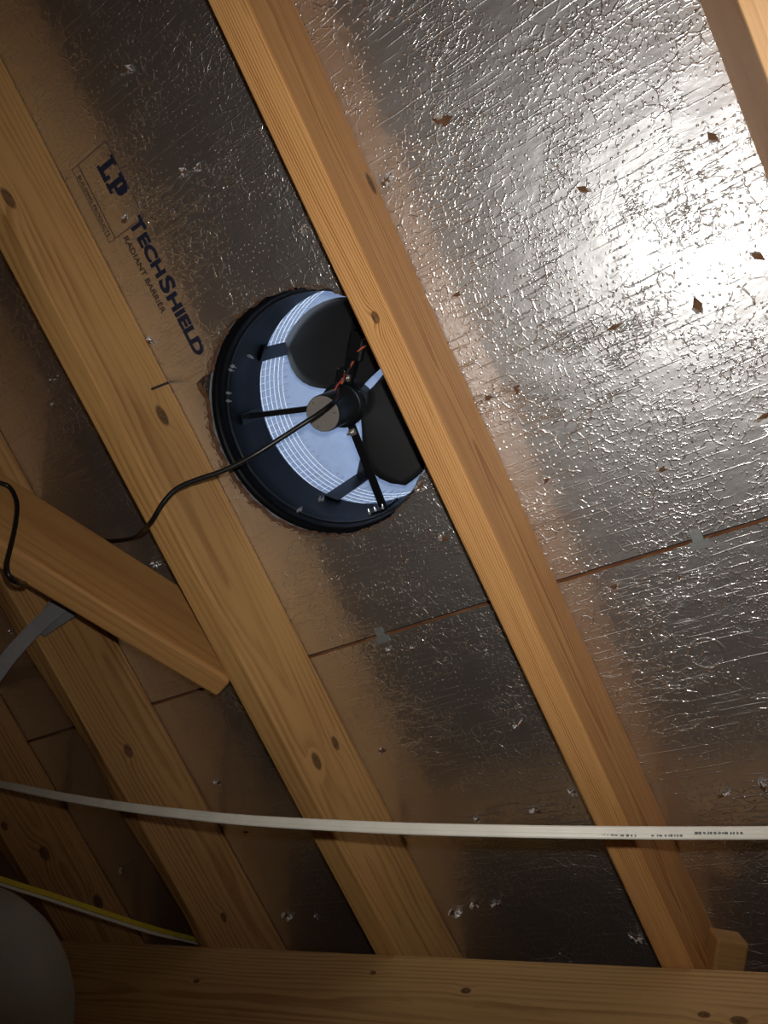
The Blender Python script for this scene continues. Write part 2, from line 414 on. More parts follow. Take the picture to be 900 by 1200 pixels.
# torn spots in the foil where nails broke through
tears = [(518,142,1.5,'w'),(683,222,1.0,'d'),(835,160,1.0,'d'),(818,358,1.3,'d'),(888,300,1.2,'d'),(720,383,1.0,'d'),(775,550,.8,'b'),
 (896,487,1.1,'d'),(605,457,1.0,'w'),(573,466,.8,'b'),(535,345,.8,'b'),(720,687,.8,'b'),(640,563,.7,'b'),(796,677,.5,'d'),(838,802,.5,'d'),
 (848,931,1.1,'d'),(893,921,1.3,'d'),(150,82,1.1,'w'),(214,203,1.0,'w'),(231,197,.7,'w'),(146,258,.9,'w'),(357,268,.9,'w'),(447,880,1.0,'w'),
 (455,763,.9,'b'),(483,760,.7,'w'),(520,631,1.1,'w'),(475,656,.7,'w'),(396,677,.6,'b'),(583,740,.6,'w'),(608,848,1.0,'w'),(628,950,1.1,'w'),
 (182,660,.9,'w'),(256,917,.9,'b'),(143,1020,1.0,'w'),(336,1073,1.2,'w'),(371,1074,.7,'w'),(556,1059,1.0,'w'),
 (583,1060,1.1,'w'),(746,1099,1.0,'w'),(531,1070,1.1,'b'),(672,928,.9,'w'),(62,445,.7,'w'),(13,740,.6,'w'),(453,212,1.1,'w'),(559,960,.7,'b'),
 (68,442,.5,'w'),(63,475,.6,'w'),(176,400,.9,'w'),(258,770,.6,'b'),(288,975,.6,'b'),(400,180,.1,'b'),(492,570,1.0,'w')]
for (x, y, sz, kind) in tears:
    s_, r_ = dk(x, y)
    if sz < 0.2: continue
    sz *= 0.0105; par = P_MAIN if r_ < SEAM else P_LOW
    if s_ > 0.109: par = P_RT if r_ < SEAM else P_LOWR
    rnd = random.Random(int(x*7+y))
    bm = bmesh.new(); a0 = rnd.uniform(0, 6.28); nn = 4 if kind == 'd' else 5
    ring = []; 
    for k in range(nn):
        a = a0+2*math.pi*k/nn; q = sz*rnd.uniform(0.55, 0.85)*(1.0+0.42*math.cos(2*(a-a0)))
        ring.append(Vector((q*math.cos(a), q*math.sin(a)*0.7, 0)))
    # the brown wound
    vv = [bm.verts.new(p + Vector((0, 0, -0.0006))) for p in ring]; c0 = bm.verts.new((0, 0, -0.0015))
    for k in range(nn): f = bm.faces.new((vv[k], vv[(k+1)%nn], c0)); f.material_index = 0
    # curled-back lips of foil
    for k in range(nn):
        if kind == 'd' and k % 3 or kind == 'b' and k % 2 or kind == 'w' and rnd.random() < 0.45: continue
        a, b = ring[k], ring[(k+1)%nn]; m_ = (a+b)/2
        tip = m_*rnd.uniform(0.6, 1.5) + Vector((0, 0, -sz*rnd.uniform(0.35, 0.9)))
        tip2 = m_*rnd.uniform(1.0, 1.7) + Vector((0, 0, -sz*rnd.uniform(0.1, 0.4)))
        lo = Vector((0, 0, -0.0004)); ins = 0.45 if kind == 'w' else 0.8
        v = [bm.verts.new(a*ins+lo), bm.verts.new(b*ins+lo), bm.verts.new(tip), bm.verts.new(b*1.25+lo), bm.verts.new(tip2)]
        for q in ((0, 1, 2), (1, 3, 2), (2, 3, 4), (0, 2, 4)): f = bm.faces.new([v[i] for i in q]); f.material_index = 1
    link('foil_tear', bm, [M['torn'], M['crumple']], Matrix.Translation((s_*U, r_*U, 0)), par)

# printing on the foil: reads down the slope, tops towards +s
def text(body, s0, r0, size, mat, name, s_off=0.0, length=None, bold=0.0, zz=-0.0008):
    cu = bpy.data.curves.new(name, 'FONT'); cu.body = body; cu.size = size; cu.offset = bold; cu.extrude = 0.0001
    cu.resolution_u = 4
    o = bpy.data.objects.new(name+'_tmp', cu); C.objects.link(o)
    dg = bpy.context.evaluated_depsgraph_get(); me = bpy.data.meshes.new_from_object(o.evaluated_get(dg))
    bpy.data.objects.remove(o); bpy.data.curves.remove(cu)
    xs = [v.co.x for v in me.vertices]; k = 1.0 if length is None else length/(max(xs)-min(xs)); x0 = min(xs)
    for v in me.vertices: v.co.x = (v.co.x-x0)*k
    me.materials.append(mat)
    ob = bpy.data.objects.new(name, me); C.objects.link(ob); ob.parent = P_MAIN
    rot = Matrix(((0, 1, 0), (1, 0, 0), (0, 0, -1))).to_4x4()
    ob.matrix_local = Matrix.Translation((s0*U, r0*U, zz)) @ rot
    return ob
# TECHSHIELD with large T and S
text('T', -0.7195, -0.418, 0.0330, M['ink'], 'printed_letter', length=0.021, bold=0.0011)
text('ECH', -0.7185, -0.392, 0.0265, M['ink'], 'printed_letter', length=0.062, bold=0.0011)
text('S', -0.7200, -0.3200, 0.0355, M['ink'], 'printed_letter', length=0.021, bold=0.0011)
text('HIELD', -0.7195, -0.2935, 0.0265, M['ink'], 'printed_letter', length=0.095, bold=0.0011)
text('RADIANT BARRIER', -0.7420, -0.404, 0.0125, M['inkfine'], 'printed_letter', length=0.118, bold=0.0001)
def slab_letter(polys, s0, r0):
    """letter from rectangles (x along the reading direction, y up), metres"""
    bm = bmesh.new()
    for k, (xa, xb, ya, yb) in enumerate(polys): box_bm(xa, xb, ya, yb, 0.0, 0.00012+0.00001*k, bm=bm)
    rot = Matrix(((0, 1, 0), (1, 0, 0), (0, 0, -1))).to_4x4()
    return link('printed_letter', bm, M['ink'], Matrix.Translation((s0*U, r0*U, -0.0008)) @ rot, P_MAIN)
slab_letter([(0, .0150, 0, .0045), (.0035, .0110, 0, .033), (0, .0145, .029, .033), (.0110, .0240, 0, .0068), (.0190, .0240, 0, .0125)], -0.7260, -0.5130)
slab_letter([(0, .0150, 0, .0045), (.0035, .0110, 0, .033), (0, .0180, .0275, .033), (.0110, .0205, .0105, .0155), (.0180, .0245, .0125, .0310), (.0165, .0262, .0155, .0280), (.0150, .0222, .0110, .0325)], -0.7260, -0.4845)
text('BUILDING PRODUCTS', -0.7680, -0.520, 0.0085, M['inkfine'], 'printed_letter', length=0.092)
bm = bmesh.new()
def line_box(s0, s1, r0, r1, w=0.0008):
    for a in ((s0, s1, r0, r0+w/U), (s0, s1, r1, r1+w/U), (s0, s0+w/U, r0, r1), (s1, s1+w/U, r0, r1)):
        box_bm(a[0]*U, a[1]*U, a[2]*U, a[3]*U, -0.0009, -0.0006, bm=bm)
line_box(-0.757, -0.690, -0.534, -0.412); line_box(-0.771, -0.757, -0.534, -0.412, 0.0006)
link('printed_frame', bm, M['inkfine'], Matrix.Identity(4), P_MAIN)

# metal clips that bridge the seam
for (cs, cr) in ((dk(818, 632)[0], SEAM), (dk(447, 745)[0], SEAM), (0.62, SEAM), (-1.33, SEAM)):
    bm = bmesh.new(); w = 0.0135
    box_bm(-w*0.5, w*0.5, -0.0125, -0.001, -0.0016, -0.0004, bm=bm)
    box_bm(-w*0.85, w*0.85, 0.001, 0.0125, -0.0018, -0.0006, bm=bm)
    box_bm(-w*0.5, w*0.5, -0.003, 0.003, -0.0022, 0.004, bm=bm)
    bmesh.ops.bevel(bm, geom=list(bm.edges), offset=0.0003, segments=1, affect='EDGES')
    link('seam_clip', bm, M['clip'], Matrix.Translation((cs*U, cr*U, 0)), deck)

# ------------------------------------------------------------------ rafters (local x down the slope, z outward)
T_R = 0.0413; H_R = 0.1515
RAF = Matrix((R, -S, N)).transposed().to_4x4()
def rafter(name, s0, s1, depth, r0, r1, mat, label, bev=0.003, notch=False, wane=False):
    mid = (s0+s1)/2; mw = Matrix.Translation(W(mid, 0, -depth/2)) @ RAF
    w = (s1-s0)*U/2; hgt = depth*U/2
    bm = box_bm(r0*U, r1*U, -w, w, -hgt, hgt-0.0006)
    n = 40
    bmesh.ops.bisect_plane
    for k in range(1, n):
        x = r0*U + (r1-r0)*U*k/n
        bmesh.ops.bisect_plane(bm, geom=bm.verts[:]+bm.edges[:]+bm.faces[:], plane_co=(x, 0, 0), plane_no=(1, 0, 0))
    le = [e for e in bm.edges if abs(e.verts[0].co.x-e.verts[1].co.x) > 1e-4 and abs(e.verts[0].co.y) > w*0.9 and abs(e.verts[1].co.y) > w*0.9]
    bmesh.ops.bevel(bm, geom=le, offset=bev, segments=2, profile=0.5, affect='EDGES')
    for v in bm.verts:                                            # slight natural waver
        k = mnoise.noise(Vector((v.co.x*1.7+s0*9, 0, 0)))
        v.co.y += 0.0016*k
        if v.co.z < 0: v.co.z += 0.0008*mnoise.noise(Vector((v.co.x*11+s0*3, v.co.y*40, 2)))
        if wane and v.co.z < 0 and v.co.y > 0:
            m_ = max(0, mnoise.noise(Vector((v.co.x*5.0, 4.4, 1)))+0.35)*0.010
            v.co.z += m_; v.co.y -= m_*0.6
    o = link(name, bm, mat, mw)
    tag(o, label, 'rafter'); return o
def raf_local(x, y, s0, s1, depth, face):
    """local coordinates of a measured point on a rafter's lower face ('b') or right side ('s')"""
    mid = (s0+s1)/2
    if face == 'b':
        s_, r_ = dk(x, y, -depth); return (r_*U, -(s_-mid)*U, -depth*U/2)
    d = ray(x, y); k = d.dot(Sc_); t = s1/k; p = d*t           # meets the plane s = s1
    return (p.dot(Rc)*U, -(s1-mid)*U, (p.dot(Nc)-1+depth/2)*U)
def kn(lst, s0, s1, depth): return [raf_local(x, y, s0, s1, depth, f)+(kr,) for (x, y, f, kr) in lst]
sA1 = -0.793; sA0 = sA1-T_R-0.003
sC1 = -0.328; sC0 = sC1-T_R-0.003
sB1 = -1.200; sB0 = sB1-T_R-0.003
sD1 = -1.617; sD0 = sD1-T_R-0.003
sE1 = -2.035; sE0 = sE1-T_R
wA = wood('pine_left_rafter', (0.56, 0.315, 0.110), (0.30, 0.135, 0.036), pith=(-0.050, -0.02), seed=3.1, period=0.0095, waver=0.020, stain=0.50, contrast=0.75,
    knots=kn([(10, 232, 's', .009), (190, 487, 's', .010), (371, 892, 's', .009), (393, 871, 's', .0075)], sA0, sA1, H_R))
wC = wood('pine_centre_rafter', (0.66, 0.35, 0.125), (0.36, 0.135, 0.034), pith=(-0.095, -0.010), seed=8.4, period=0.0026, waver=0.010, stain=0.18, contrast=1.15,
    knots=kn([(435, 215, 's', .0085), (440, 372, 'b', .0045)], sC0, sC1, H_R))
wB = wood('pine_outer_rafter', (0.46, 0.25, 0.09), (0.25, 0.11, 0.032), pith=(-0.06, 0.03), seed=15.7, period=0.007, waver=0.013, stain=0.4,
    knots=kn([(262, 1075, 's', .006), (150, 880, 's', .008)], sB0, sB1, H_R))
wD = wood('pine_far_rafter', (0.44, 0.235, 0.085), (0.23, 0.10, 0.03), pith=(-0.05, 0.0), seed=22.2, period=0.006,
    knots=kn([(5, 968, 's', .006), (52, 1000, 's', .010), (115, 1057, 's', .010)], sD0, sD1, H_R))
wR = wood('pine_deep_rafter', (0.70, 0.42, 0.20), (0.48, 0.24, 0.10), pith=(0.05, -0.1), seed=31.0, period=0.012, waver=0.02, contrast=0.5, stain=0.5)
rafter('rafter', sA0, sA1, H_R, -1.75, 3.2, wA, 'wide honey pine rafter left of the round vent hole, crossed by the black cord')
rafter('rafter', sC0, sC1, H_R, -1.75, 3.2, wC, 'orange fine-grained pine rafter covering the right edge of the vent hole')
rafter('rafter', sB0, sB1, H_R, -1.75, 3.2, wB, 'dim pine rafter running behind the short brace and grey strap', wane=True)
rafter('rafter', sD0, sD1, H_R, -1.75, 3.2, wD, 'dark pine rafter at lower left crossed by the yellow cable near its foot', wane=True)
rafter('rafter', sE0, sE1, H_R, -1.75, 3.2, wD, 'farthest shadowed rafter, beyond the yellow cable at the left edge')
rafter('rafter', 0.0875, 0.1288, 0.254, -1.75, 3.2, wR, 'deep rafter in the top right corner beside the white glare', wane=True)
# saw cut across the upper edge of the left rafter's side
mwn = Matrix.Translation(W(sA1, -0.1765, 0)) @ RAF
bm = box_bm(-0.0020, 0.0016, -0.0016, 0.004, -0.044, -0.003)
for v in bm.verts: v.co.x += (v.co.z+0.02)*-0.08
raf_objs = [o for o in bpy.data.objects if o.name.startswith('rafter')]
kerf = link('saw_kerf', bm, M['felt'], None, raf_objs[0]); kerf.matrix_world = mwn
bpy.context.view_layer.update(); kerf.parent = None; kerf.parent = raf_objs[0]; kerf.matrix_parent_inverse = raf_objs[0].matrix_world.inverted(); kerf.matrix_world = mwn

# ------------------------------------------------------------------ cross beam under the rafters
def dkb(x, y, h): s_, r_ = dk(x, y, h); return W(s_, r_, h)
pa = dkb(438, 1117, -H_R); pb = dkb(773, 1132, -H_R); dirp = (pb-pa).normalized()
pl = dkb(57, 1104, -H_R); Lp = (pl-pa).dot(dirp); Rp = Lp+2.9
yax = N.cross(dirp).normalized()                                   # downhill
mwp = Matrix.Translation(pa - N*0.0006) @ Matrix((dirp, yax, N)).transposed().to_4x4()
def beam_pt(x, y, kr):
    inv = mwp.inverted(); o_ = inv @ CAM; d_ = inv.to_3x3() @ c2w(ray(x, y)); t_ = -o_.y/d_.y; p = o_+d_*t_
    return (p.x, 0.0, p.z, kr)
wP = wood('pine_cross_beam', (0.60, 0.38, 0.16), (0.35, 0.19, 0.07), pith=(-0.03, -0.09), seed=41.3, period=0.0065, waver=0.012, stain=0.35,
    knots=[beam_pt(437, 1140, .0035), beam_pt(546, 1161, .0048), beam_pt(825, 1189, .0045), beam_pt(866, 1196, .006), beam_pt(230, 1150, .004)])
bm = box_bm(Lp, Rp, 0, 0.038, -0.184, 0, bev=0.003)
tag(link('cross_beam', bm, wP, mwp), 'pine beam running across the bottom of the picture under the rafters', 'beam')

# short block standing behind the beam beside the centre rafter
bm = bmesh.new()
q0 = mwp.inverted() @ at(832, 1139, 1.13); 
mwk = Matrix.Translation(W(*dk(852, 1150, -0.115), -0.115)) @ Matrix((vn(X*1.0+Y*-0.12), vn(N*0.3-Z*-1.0), Vector((0,0,0)))).transposed().to_4x4()
ux = vn(X - Y*0.17); uz = vn(Y + X*0.12); uz = vn(uz-ux*uz.dot(ux)); uy = uz.cross(ux)
zb = 1.052; w_px = 0.0365
mwk = Matrix.Translation(at(857, 1140, zb)) @ Matrix((ux, uy, uz)).transposed().to_4x4()
wK = wood('pine_block', (0.42, 0.235, 0.085), (0.28, 0.14, 0.045), seed=51, period=0.006, contrast=0.5)
bm = box_bm(-0.024, 0.0175, 0.0, 0.030, -0.02, 0.041, bev=0.003)
blk = tag(link('wood_block', bm, wK, mwk), 'short square-cut block beside the foot of the orange rafter, behind the beam', 'block')

# ------------------------------------------------------------------ short brace at the left, face towards us, narrow edge down
def brace():
    # centre line of the wide face, measured at both ends
    top1, bot1 = at(212, 687, 1.265), at(250, 775, 1.265)
    top0, bot0 = at(-60, 514, 1.13), at(-60, 626, 1.13)
    d = (top1-top0).normalized()
    w = bot1-top1; w = (w-d*w.dot(d)).normalized()
    # roll the board so that its lower narrow edge shows
    roll = math.radians(42)
    nrm = d.cross(w)
    if nrm.dot(top0-CAM) < 0: nrm = -nrm                            # nrm points away from us
    w2 = (w*math.cos(roll) + nrm*-math.sin(roll)).normalized()
    n2 = d.cross(w2)
    if n2.dot(top0-CAM) < 0: n2 = -n2
    mw = Matrix.Translation(top0) @ Matrix((d, w2, n2)).transposed().to_4x4()
    L_ = (top1-top0).length
    return mw, L_, d
mwb, Lb, db = brace()
det = mwb.to_3x3().determinant()
wBr = wood('pine_brace', (0.50, 0.265, 0.09), (0.34, 0.15, 0.045), pith=(0.02, -0.12), seed=61.5, period=0.010, contrast=0.55, stain=0.30, waver=0.02)
bm = box_bm(-0.35, Lb+0.12, 0, 0.1397, 0, 0.038)
# end cut parallel to the rafter it is nailed to
sloc = mwb.to_3x3().inverted() @ S; plc = mwb.inverted() @ W(sA0, 0.2, 0)
bmesh.ops.bisect_plane(bm, geom=bm.verts[:]+bm.edges[:]+bm.faces[:], plane_co=plc-sloc*0.0005, plane_no=sloc, clear_outer=True)
bmesh.ops.holes_fill(bm, edges=[e for e in bm.edges if e.is_boundary])
bmesh.ops.bevel(bm, geom=list(bm.edges), offset=0.004, segments=2, profile=0.5, affect='EDGES')
tag(link('brace_board', bm, wBr, mwb), 'short stout pine brace at left that butts against the wide honey rafter', 'brace')

# ------------------------------------------------------------------ grey strap behind the brace
g = empty('metal_strap', Matrix.Translation(at(60, 740, 1.30)))
zs = 1.27
def strap_piece(name, px, th=0.0015):
    bm = bmesh.new(); P_ = [at(x, y, z)-g.location for x, y, z in px]
    n_ = (P_[1]-P_[0]).cross(P_[2]-P_[0]).normalized()
    if n_.dot(P_[0]+g.location-CAM) < 0: n_ = -n_
    a = [bm.verts.new(p) for p in P_]; b = [bm.verts.new(p+n_*th) for p in P_]; k = len(a)
    bm.faces.new(a); bm.faces.new(b[::-1])
    for i in range(k): bm.faces.new((a[i], a[(i+1)%k], b[(i+1)%k], b[i]))
    bmesh.ops.bevel(bm, geom=list(bm.edges), offset=0.0004, segments=1, affect='EDGES')
    return link(name, bm, M['strap'], None, g)
strap_piece('strap_plate', [(37, 735, 1.30), (57, 704, 1.285), (100, 704, 1.27), (92, 719, 1.275), (52, 746, 1.295)])
bm = sweep_bm([p-g.location for p in catmull([at(-60, 848, 1.22), at(-20, 810, 1.245), at(14, 766, 1.265), at(45, 733, 1.275), (at(76, 706, 1.27)), at(96, 688, 1.262)], 6)], 0.0118, 0.0012, side=vn(X+Y*-0.9),
    prof=[(-1, -1), (1, -1), (1, 1), (-1, 1)])
link('strap_band', bm, M['strap'], None, g)
tag(g, 'grey flat metal strap with a wider plate, tucked behind the short brace', 'strap')

# ------------------------------------------------------------------ roof fan in the hole
fan = empty('attic_fan', roof_at(HS, HR, 0))
tag(fan, 'round black roof exhaust fan with grey motor seen through the hole in the deck', 'fan')
I4 = Matrix.Identity(4); u = U
def fpart(name, bm, mat, smooth=False, parent=None, mw=None): return link(name, bm, mat, mw or I4, parent or fan, smooth)
th = 0.0016
r1 = 0.1885*u
# flashing flange that lies on the roof, its turned-in lip, and the throat
fpart('flashing', lathe_bm([(0.1965*u, 0.0205), (0.35*u, 0.0205), (0.35*u, 0.0225), (0.1965*u, 0.0225)], 96, True), M['throat'], True)
fpart('throat', lathe_bm([(0.1965*u, 0.022), (0.190*u, 0.030), (r1, 0.034), (r1, 0.160*u), (r1+0.003, 0.161*u), (r1+0.003, 0.036), (0.1985*u, 0.024)], 128, True), M['throat'], True)
lip = fpart('throat_seam', lathe_bm([(r1-0.0004, 0.045), (r1-0.0022, 0.0465), (r1-0.0022, 0.0485), (r1-0.0004, 0.050)], 128, True), M['motor'], True)
# dome: thin shell, open underneath
prof = []
RD = 0.278*u; z_r = 0.262*u
for k in range(15):
    a = k/14*math.pi/2
    prof.append((RD*math.sin(a)**0.7, z_r+0.012+0.10*u*math.cos(a)**0.7 if k < 14 else z_r+0.012))
outer = prof + [(RD+0.001, z_r-0.008)]
inner = [(r_-th if r_ > 0.01 else 0.0, z_-th) for r_, z_ in prof][::-1]
fpart('dome', lathe_bm(outer + [(RD-th, z_r-0.008)] + inner, 96), M['dome'], True)
# wire screen between throat and dome
bm = bmesh.new(); rw = 0.205*u; z0w, z1w = 0.158*u, 0.272*u
def ring_path(rad_, z_, n=96): return [Vector((rad_*math.cos(2*math.pi*k/n), rad_*math.sin(2*math.pi*k/n), z_)) for k in range(n+1)]
for k in range(8): sweep_bm(ring_path(rw, z0w+(z1w-z0w)*k/7), 0.0008, seg=5, bm=bm, side=Vector((0, 0, 1)))
for k in range(96):
    a = 2*math.pi*k/96; p = Vector((math.cos(a)*rw, math.sin(a)*rw, 0))
    sweep_bm([p+Vector((0, 0, z0w)), p+Vector((0, 0, z1w+0.02))], 0.00045, seg=4, bm=bm)
ws_ = fpart('wire_screen', bm, M['wire'], True); ws_['kind'] = 'stuff'
# posts that carry the dome
for dg_ in (-130, 131, 5):
    a = math.radians(dg_); c, s_ = math.cos(a), math.sin(a)
    mw = Matrix.Rotation(a, 4, 'Z')
    bm = bmesh.new()
    box_bm(r1-0.004, r1-0.0015, -0.013, 0.013, 0.145*u, 0.30*u, bm=bm)
    box_bm(r1-0.004, r1+0.022, -0.013, 0.013, 0.150*u, 0.158*u, bm=bm)
    box_bm(0.11*u, r1-0.003, -0.013, 0.013, 0.290*u, 0.297*u, bm=bm)
    bmesh.ops.bevel(bm, geom=list(bm.edges), offset=0.0006, segments=1, affect='EDGES')
    fpart('dome_post', bm, M['bracket'], mw=mw)
# motor hanging on the axis
mo = fpart('motor', lathe_bm([(0, 0.036*u), (0.0285*u, 0.036*u), (0.0298*u, 0.040*u), (0.0298*u, 0.098*u), (0.0345*u, 0.100*u), (0.0345*u, 0.112*u), (0.026*u, 0.116*u), (0.026*u, 0.130*u), (0.008*u, 0.133*u), (0.008*u, 0.19*u), (0, 0.19*u)], 48), M['motor'], True)
fpart('motor_end_plate', lathe_bm([(0, 0.0338*u), (0.0276*u, 0.0338*u), (0.0288*u, 0.0350*u), (0.0288*u, 0.0365*u), (0, 0.0365*u)], 48), M['cap'], False, mo)['label'] = 'plain grey round end plate'
for a in (0.3, 2.4, 4.5):
    fpart('motor_screw', lathe_bm([(0, 0.0325*u), (0.0016, 0.0327*u), (0.0018, 0.034*u), (0, 0.034*u)], 10), M['screw'], False, mo, Matrix.Translation((0.022*u*math.cos(a), 0.022*u*math.sin(a), 0)))
# clamp ring round the motor
fpart('motor_clamp', lathe_bm([(0.0287*u, 0.104*u), (0.0375*u, 0.104*u), (0.0375*u, 0.122*u), (0.0287*u, 0.122*u)], 48, True), M['bracket'], True)
# bracket arms out to the throat
for dg_, wd in ((197, 0.0085), (95, 0.013), (-50, 0.019)):
    a = math.radians(dg_); mw = Matrix.Rotation(a, 4, 'Z')
    bm = bmesh.new()
    box_bm(0.030*u, r1-0.001, -wd/2, wd/2, 0.112*u, 0.112*u+0.003, bm=bm)
    box_bm(0.030*u, r1-0.001, wd/2-0.002, wd/2, 0.112*u, 0.112*u+0.010, bm=bm)
    box_bm(r1-0.003, r1-0.0005, -wd, wd, 0.085*u, 0.150*u, bm=bm)
    br = fpart('bracket_arm', bm, M['bracket'], mw=mw)
    bm = sweep_bm([Vector((0.048*u, 0, 0.090*u)), Vector((0.048*u, 0, 0.120*u))], 0.0022, seg=8)
    lathe = box_bm(0.048*u-0.005, 0.048*u+0.005, -0.005, 0.005, 0.105*u, 0.110*u, bm=bm)
    fpart('bracket_bolt', bm, M['screw'], False, br)
# two broad blades
for a_ in (math.radians(-82), math.radians(44)):
    bm = bmesh.new(); rows = []
    NR, NA = 10, 14
    for i in range(NR+1):
        q = i/NR; rr = (0.022+0.150*q)*u; half = math.radians(44+19*math.sin(math.pi*min(1, q*0.75+0.1)))*(1-0.28*q**4)
        rows.append([Vector((rr*math.cos(t_), rr*math.sin(t_), 0.165*u + 0.016*math.sin(-t_*1.5)*(0.3+q)))
            for t_ in [half*(-1+2*j/NA) for j in range(NA+1)]])
    lo = [[bm.verts.new(p) for p in rw_] for rw_ in rows]; hi = [[bm.verts.new(p+Vector((0, 0, 0.002))) for p in rw_] for rw_ in rows]
    for i in range(NR):
        for j in range(NA):
            bm.faces.new((lo[i][j], lo[i][j+1], lo[i+1][j+1], lo[i+1][j])); bm.faces.new((hi[i][j], hi[i+1][j], hi[i+1][j+1], hi[i][j+1]))
    for i in range(NR):
        bm.faces.new((lo[i][0], lo[i+1][0], hi[i+1][0], hi[i][0])); bm.faces.new((lo[i][NA], hi[i][NA], hi[i+1][NA], lo[i+1][NA]))
    for j in range(NA):
        bm.faces.new((lo[NR][j], lo[NR][j+1], hi[NR][j+1], hi[NR][j])); bm.faces.new((lo[0][j], hi[0][j], hi[0][j+1], lo[0][j+1]))
    fpart('fan_blade', bm, M['blade'], True, mw=Matrix.Rotation(a_, 4, 'Z'))
fpart('blade_hub', lathe_bm([(0, 0.155*u), (0.024*u, 0.155*u), (0.026*u, 0.180*u), (0, 0.184*u)], 32), M['blade'], True)
# screws that stick through the throat wall, in clusters
for (x, y, h_) in ((266,425,.055),(271,429,.052),(269,461,.05),(270,470,.05),(299,420,.105),(302,423,.10),(349,598,.05),(353,594,.055),(376,580,.12),(380,577,.125),(433,600,.085),(441,598,.09),(449,596,.095),(264,431,.05)):
    s_, r_ = dk(x, y, h_); a = math.atan2(r_-HR, s_-HS)
    mw = Matrix.Rotation(a, 4, 'Z') @ Matrix.Translation((r1, 0, h_*u)) @ Matrix.Rotation(random.uniform(-0.25, 0.25), 4, 'Z')
    bm = sweep_bm([Vector((0.001, 0, 0)), Vector((-0.006, 0, 0))], 0.0014, seg=7); 
    sweep_bm([Vector((-0.006, 0, 0)), Vector((-0.0095, 0, 0.0006))], 0.0009, seg=6, bm=bm)
    for k in range(3): sweep_bm([Vector((-0.0015-k*0.0016, 0, 0)), Vector((-0.0022-k*0.0016, 0, 0))], 0.0023, seg=8, bm=bm)
    fpart('throat_screw', bm, M['screw'], mw=mw)
# lead wires up to the top bracket
def fp(x, y, h_): s_, r_ = dk(x, y, h_); return Vector(((s_-HS)*u, (r_-HR)*u, h_*u))
for mat, pts in (('red', [(391,463,.08),(395,452,.085),(402,444,.09),(404,436,.1)]), ('orange', [(400,450,.09),(405,441,.1),(413,425,.1),(421,411,.1),(424,403,.1)]),
                 ('red', [(418,414,.1),(424,402,.1),(428,396,.1),(434,385,.1)]), ('black', [(404,445,.095),(411,428,.1),(420,412,.098),(428,400,.1)]), ('orange', [(419,412,.095),(424,408,.094),(429,405,.1)])):
    fpart('lead_wire', sweep_bm(catmull([fp(*p) for p in pts], 5), 0.0014, seg=6), M[mat], True)
# dark conduit box on the top bracket
bm = box_bm(-0.022, 0.022, -0.012, 0.012, -0.008, 0.010, bev=0.003)
fpart('terminal_box', bm, M['bracket'], mw=Matrix.Translation(fp(418, 405, .105)) @ Matrix.Rotation(math.radians(-50), 4, 'Z'))
fpart('terminal_box', box_bm(-0.011, 0.011, -0.008, 0.008, -0.008, 0.010, bev=0.003), M['bracket'], mw=Matrix.Translation(fp(401, 440, .105)) @ Matrix.Rotation(math.radians(-50), 4, 'Z'))

# ------------------------------------------------------------------ cables
def cable(name, pts, ra, rb, mat, label, side=None, prof=None, seg=10, n=8):
    P_ = catmull([at(*p) for p in pts], n); o0 = P_[len(P_)//2].copy(); loc = Matrix.Translation(o0)
    P2 = [p-o0 for p in P_]
    if callable(side): side = [side(i/(len(P2)-1), P_[i]) for i in range(len(P2))]
    bm = sweep_bm(P2, ra, rb, seg=seg, side=side, prof=prof)
    o = link(name, bm, mat, loc, None, True)
    if label: tag(o, label, 'cable')
    return o
# black cord from the motor over the left rafter
cable('power_cord', [(400,452,1.24),(396,466,1.16),(388,474,1.09),(372,486,1.075),(350,500,1.07),(330,513,1.065),(303,530,1.06),(280,543,1.06),(258,553,1.06),(237,560,1.06),(216,568,1.06),
   (203,576,1.06),(190,591,1.06),(181,606,1.065),(173,617,1.085),(166,624,1.16),(157,630,1.25),(142,633,1.32),(125,634,1.345),(108,632,1.345),(90,624,1.35)],
   0.0035, 0.0035, M['black'], 'black power cord draped from the fan motor over the wide rafter')
# the loop of it over the brace
def on_brace(x, y, off=0.0065):
    inv = mwb.inverted(); o_ = inv @ CAM; d_ = (inv.to_3x3() @ c2w(ray(x, y))); t_ = (-off-o_.z)/d_.z
    return t_/U
lp = [(-40,556),(-18,562),(0,566),(11,571),(18,583),(20,597),(17,620),(12,642),(8,660),(9,671)]
pts = [(x, y, on_brace(x, y)) for x, y in lp]
zl = pts[-1][2]
pts += [(14, 679, zl+0.004), (21, 683, zl+0.02), (29, 684, zl+0.06)]
cable('power_cord', pts, 0.0033, 0.0033, M['black'], 'loop of black cord hanging over the face of the short brace')
# white flat cable across the picture
flat = [(-1,-.25),(-.9,-.75),(-.62,-.95),(-.36,-.72),(-.2,-.72),(0,-1),(.2,-.72),(.36,-.72),(.62,-.95),(.9,-.75),(1,-.25),(1,.25),(.9,.75),(.62,.95),(.36,.72),(.2,.72),(0,1),(-.2,.72),(-.36,.72),(-.62,.95),(-.9,.75),(-1,.25)]
def tw(u_, p):                       # slowly turns from edge-on at the far left to face-on at the right
    v = (p-CAM).normalized(); up_ = Y - v*Y.dot(v); up_.normalize()
    a = math.radians(76*(1-min(1, u_*1.7)))
    return (up_*math.cos(a) + v*math.sin(a)).normalized()
cable('flat_cable', [(-90,902,1.42),(-30,914,1.33),(0,919,1.28),(75,934,1.15),(150,946,1.04),(225,955,.96),(300,962,.90),(450,970,.82),(600,974,.77),(750,976,.745),(900,976,.73),(1010,974,.72)],
   0.0057, 0.0026, M['nmwhite'], 'white flat cable stretched across the lower part of the picture', side=tw, prof=flat)
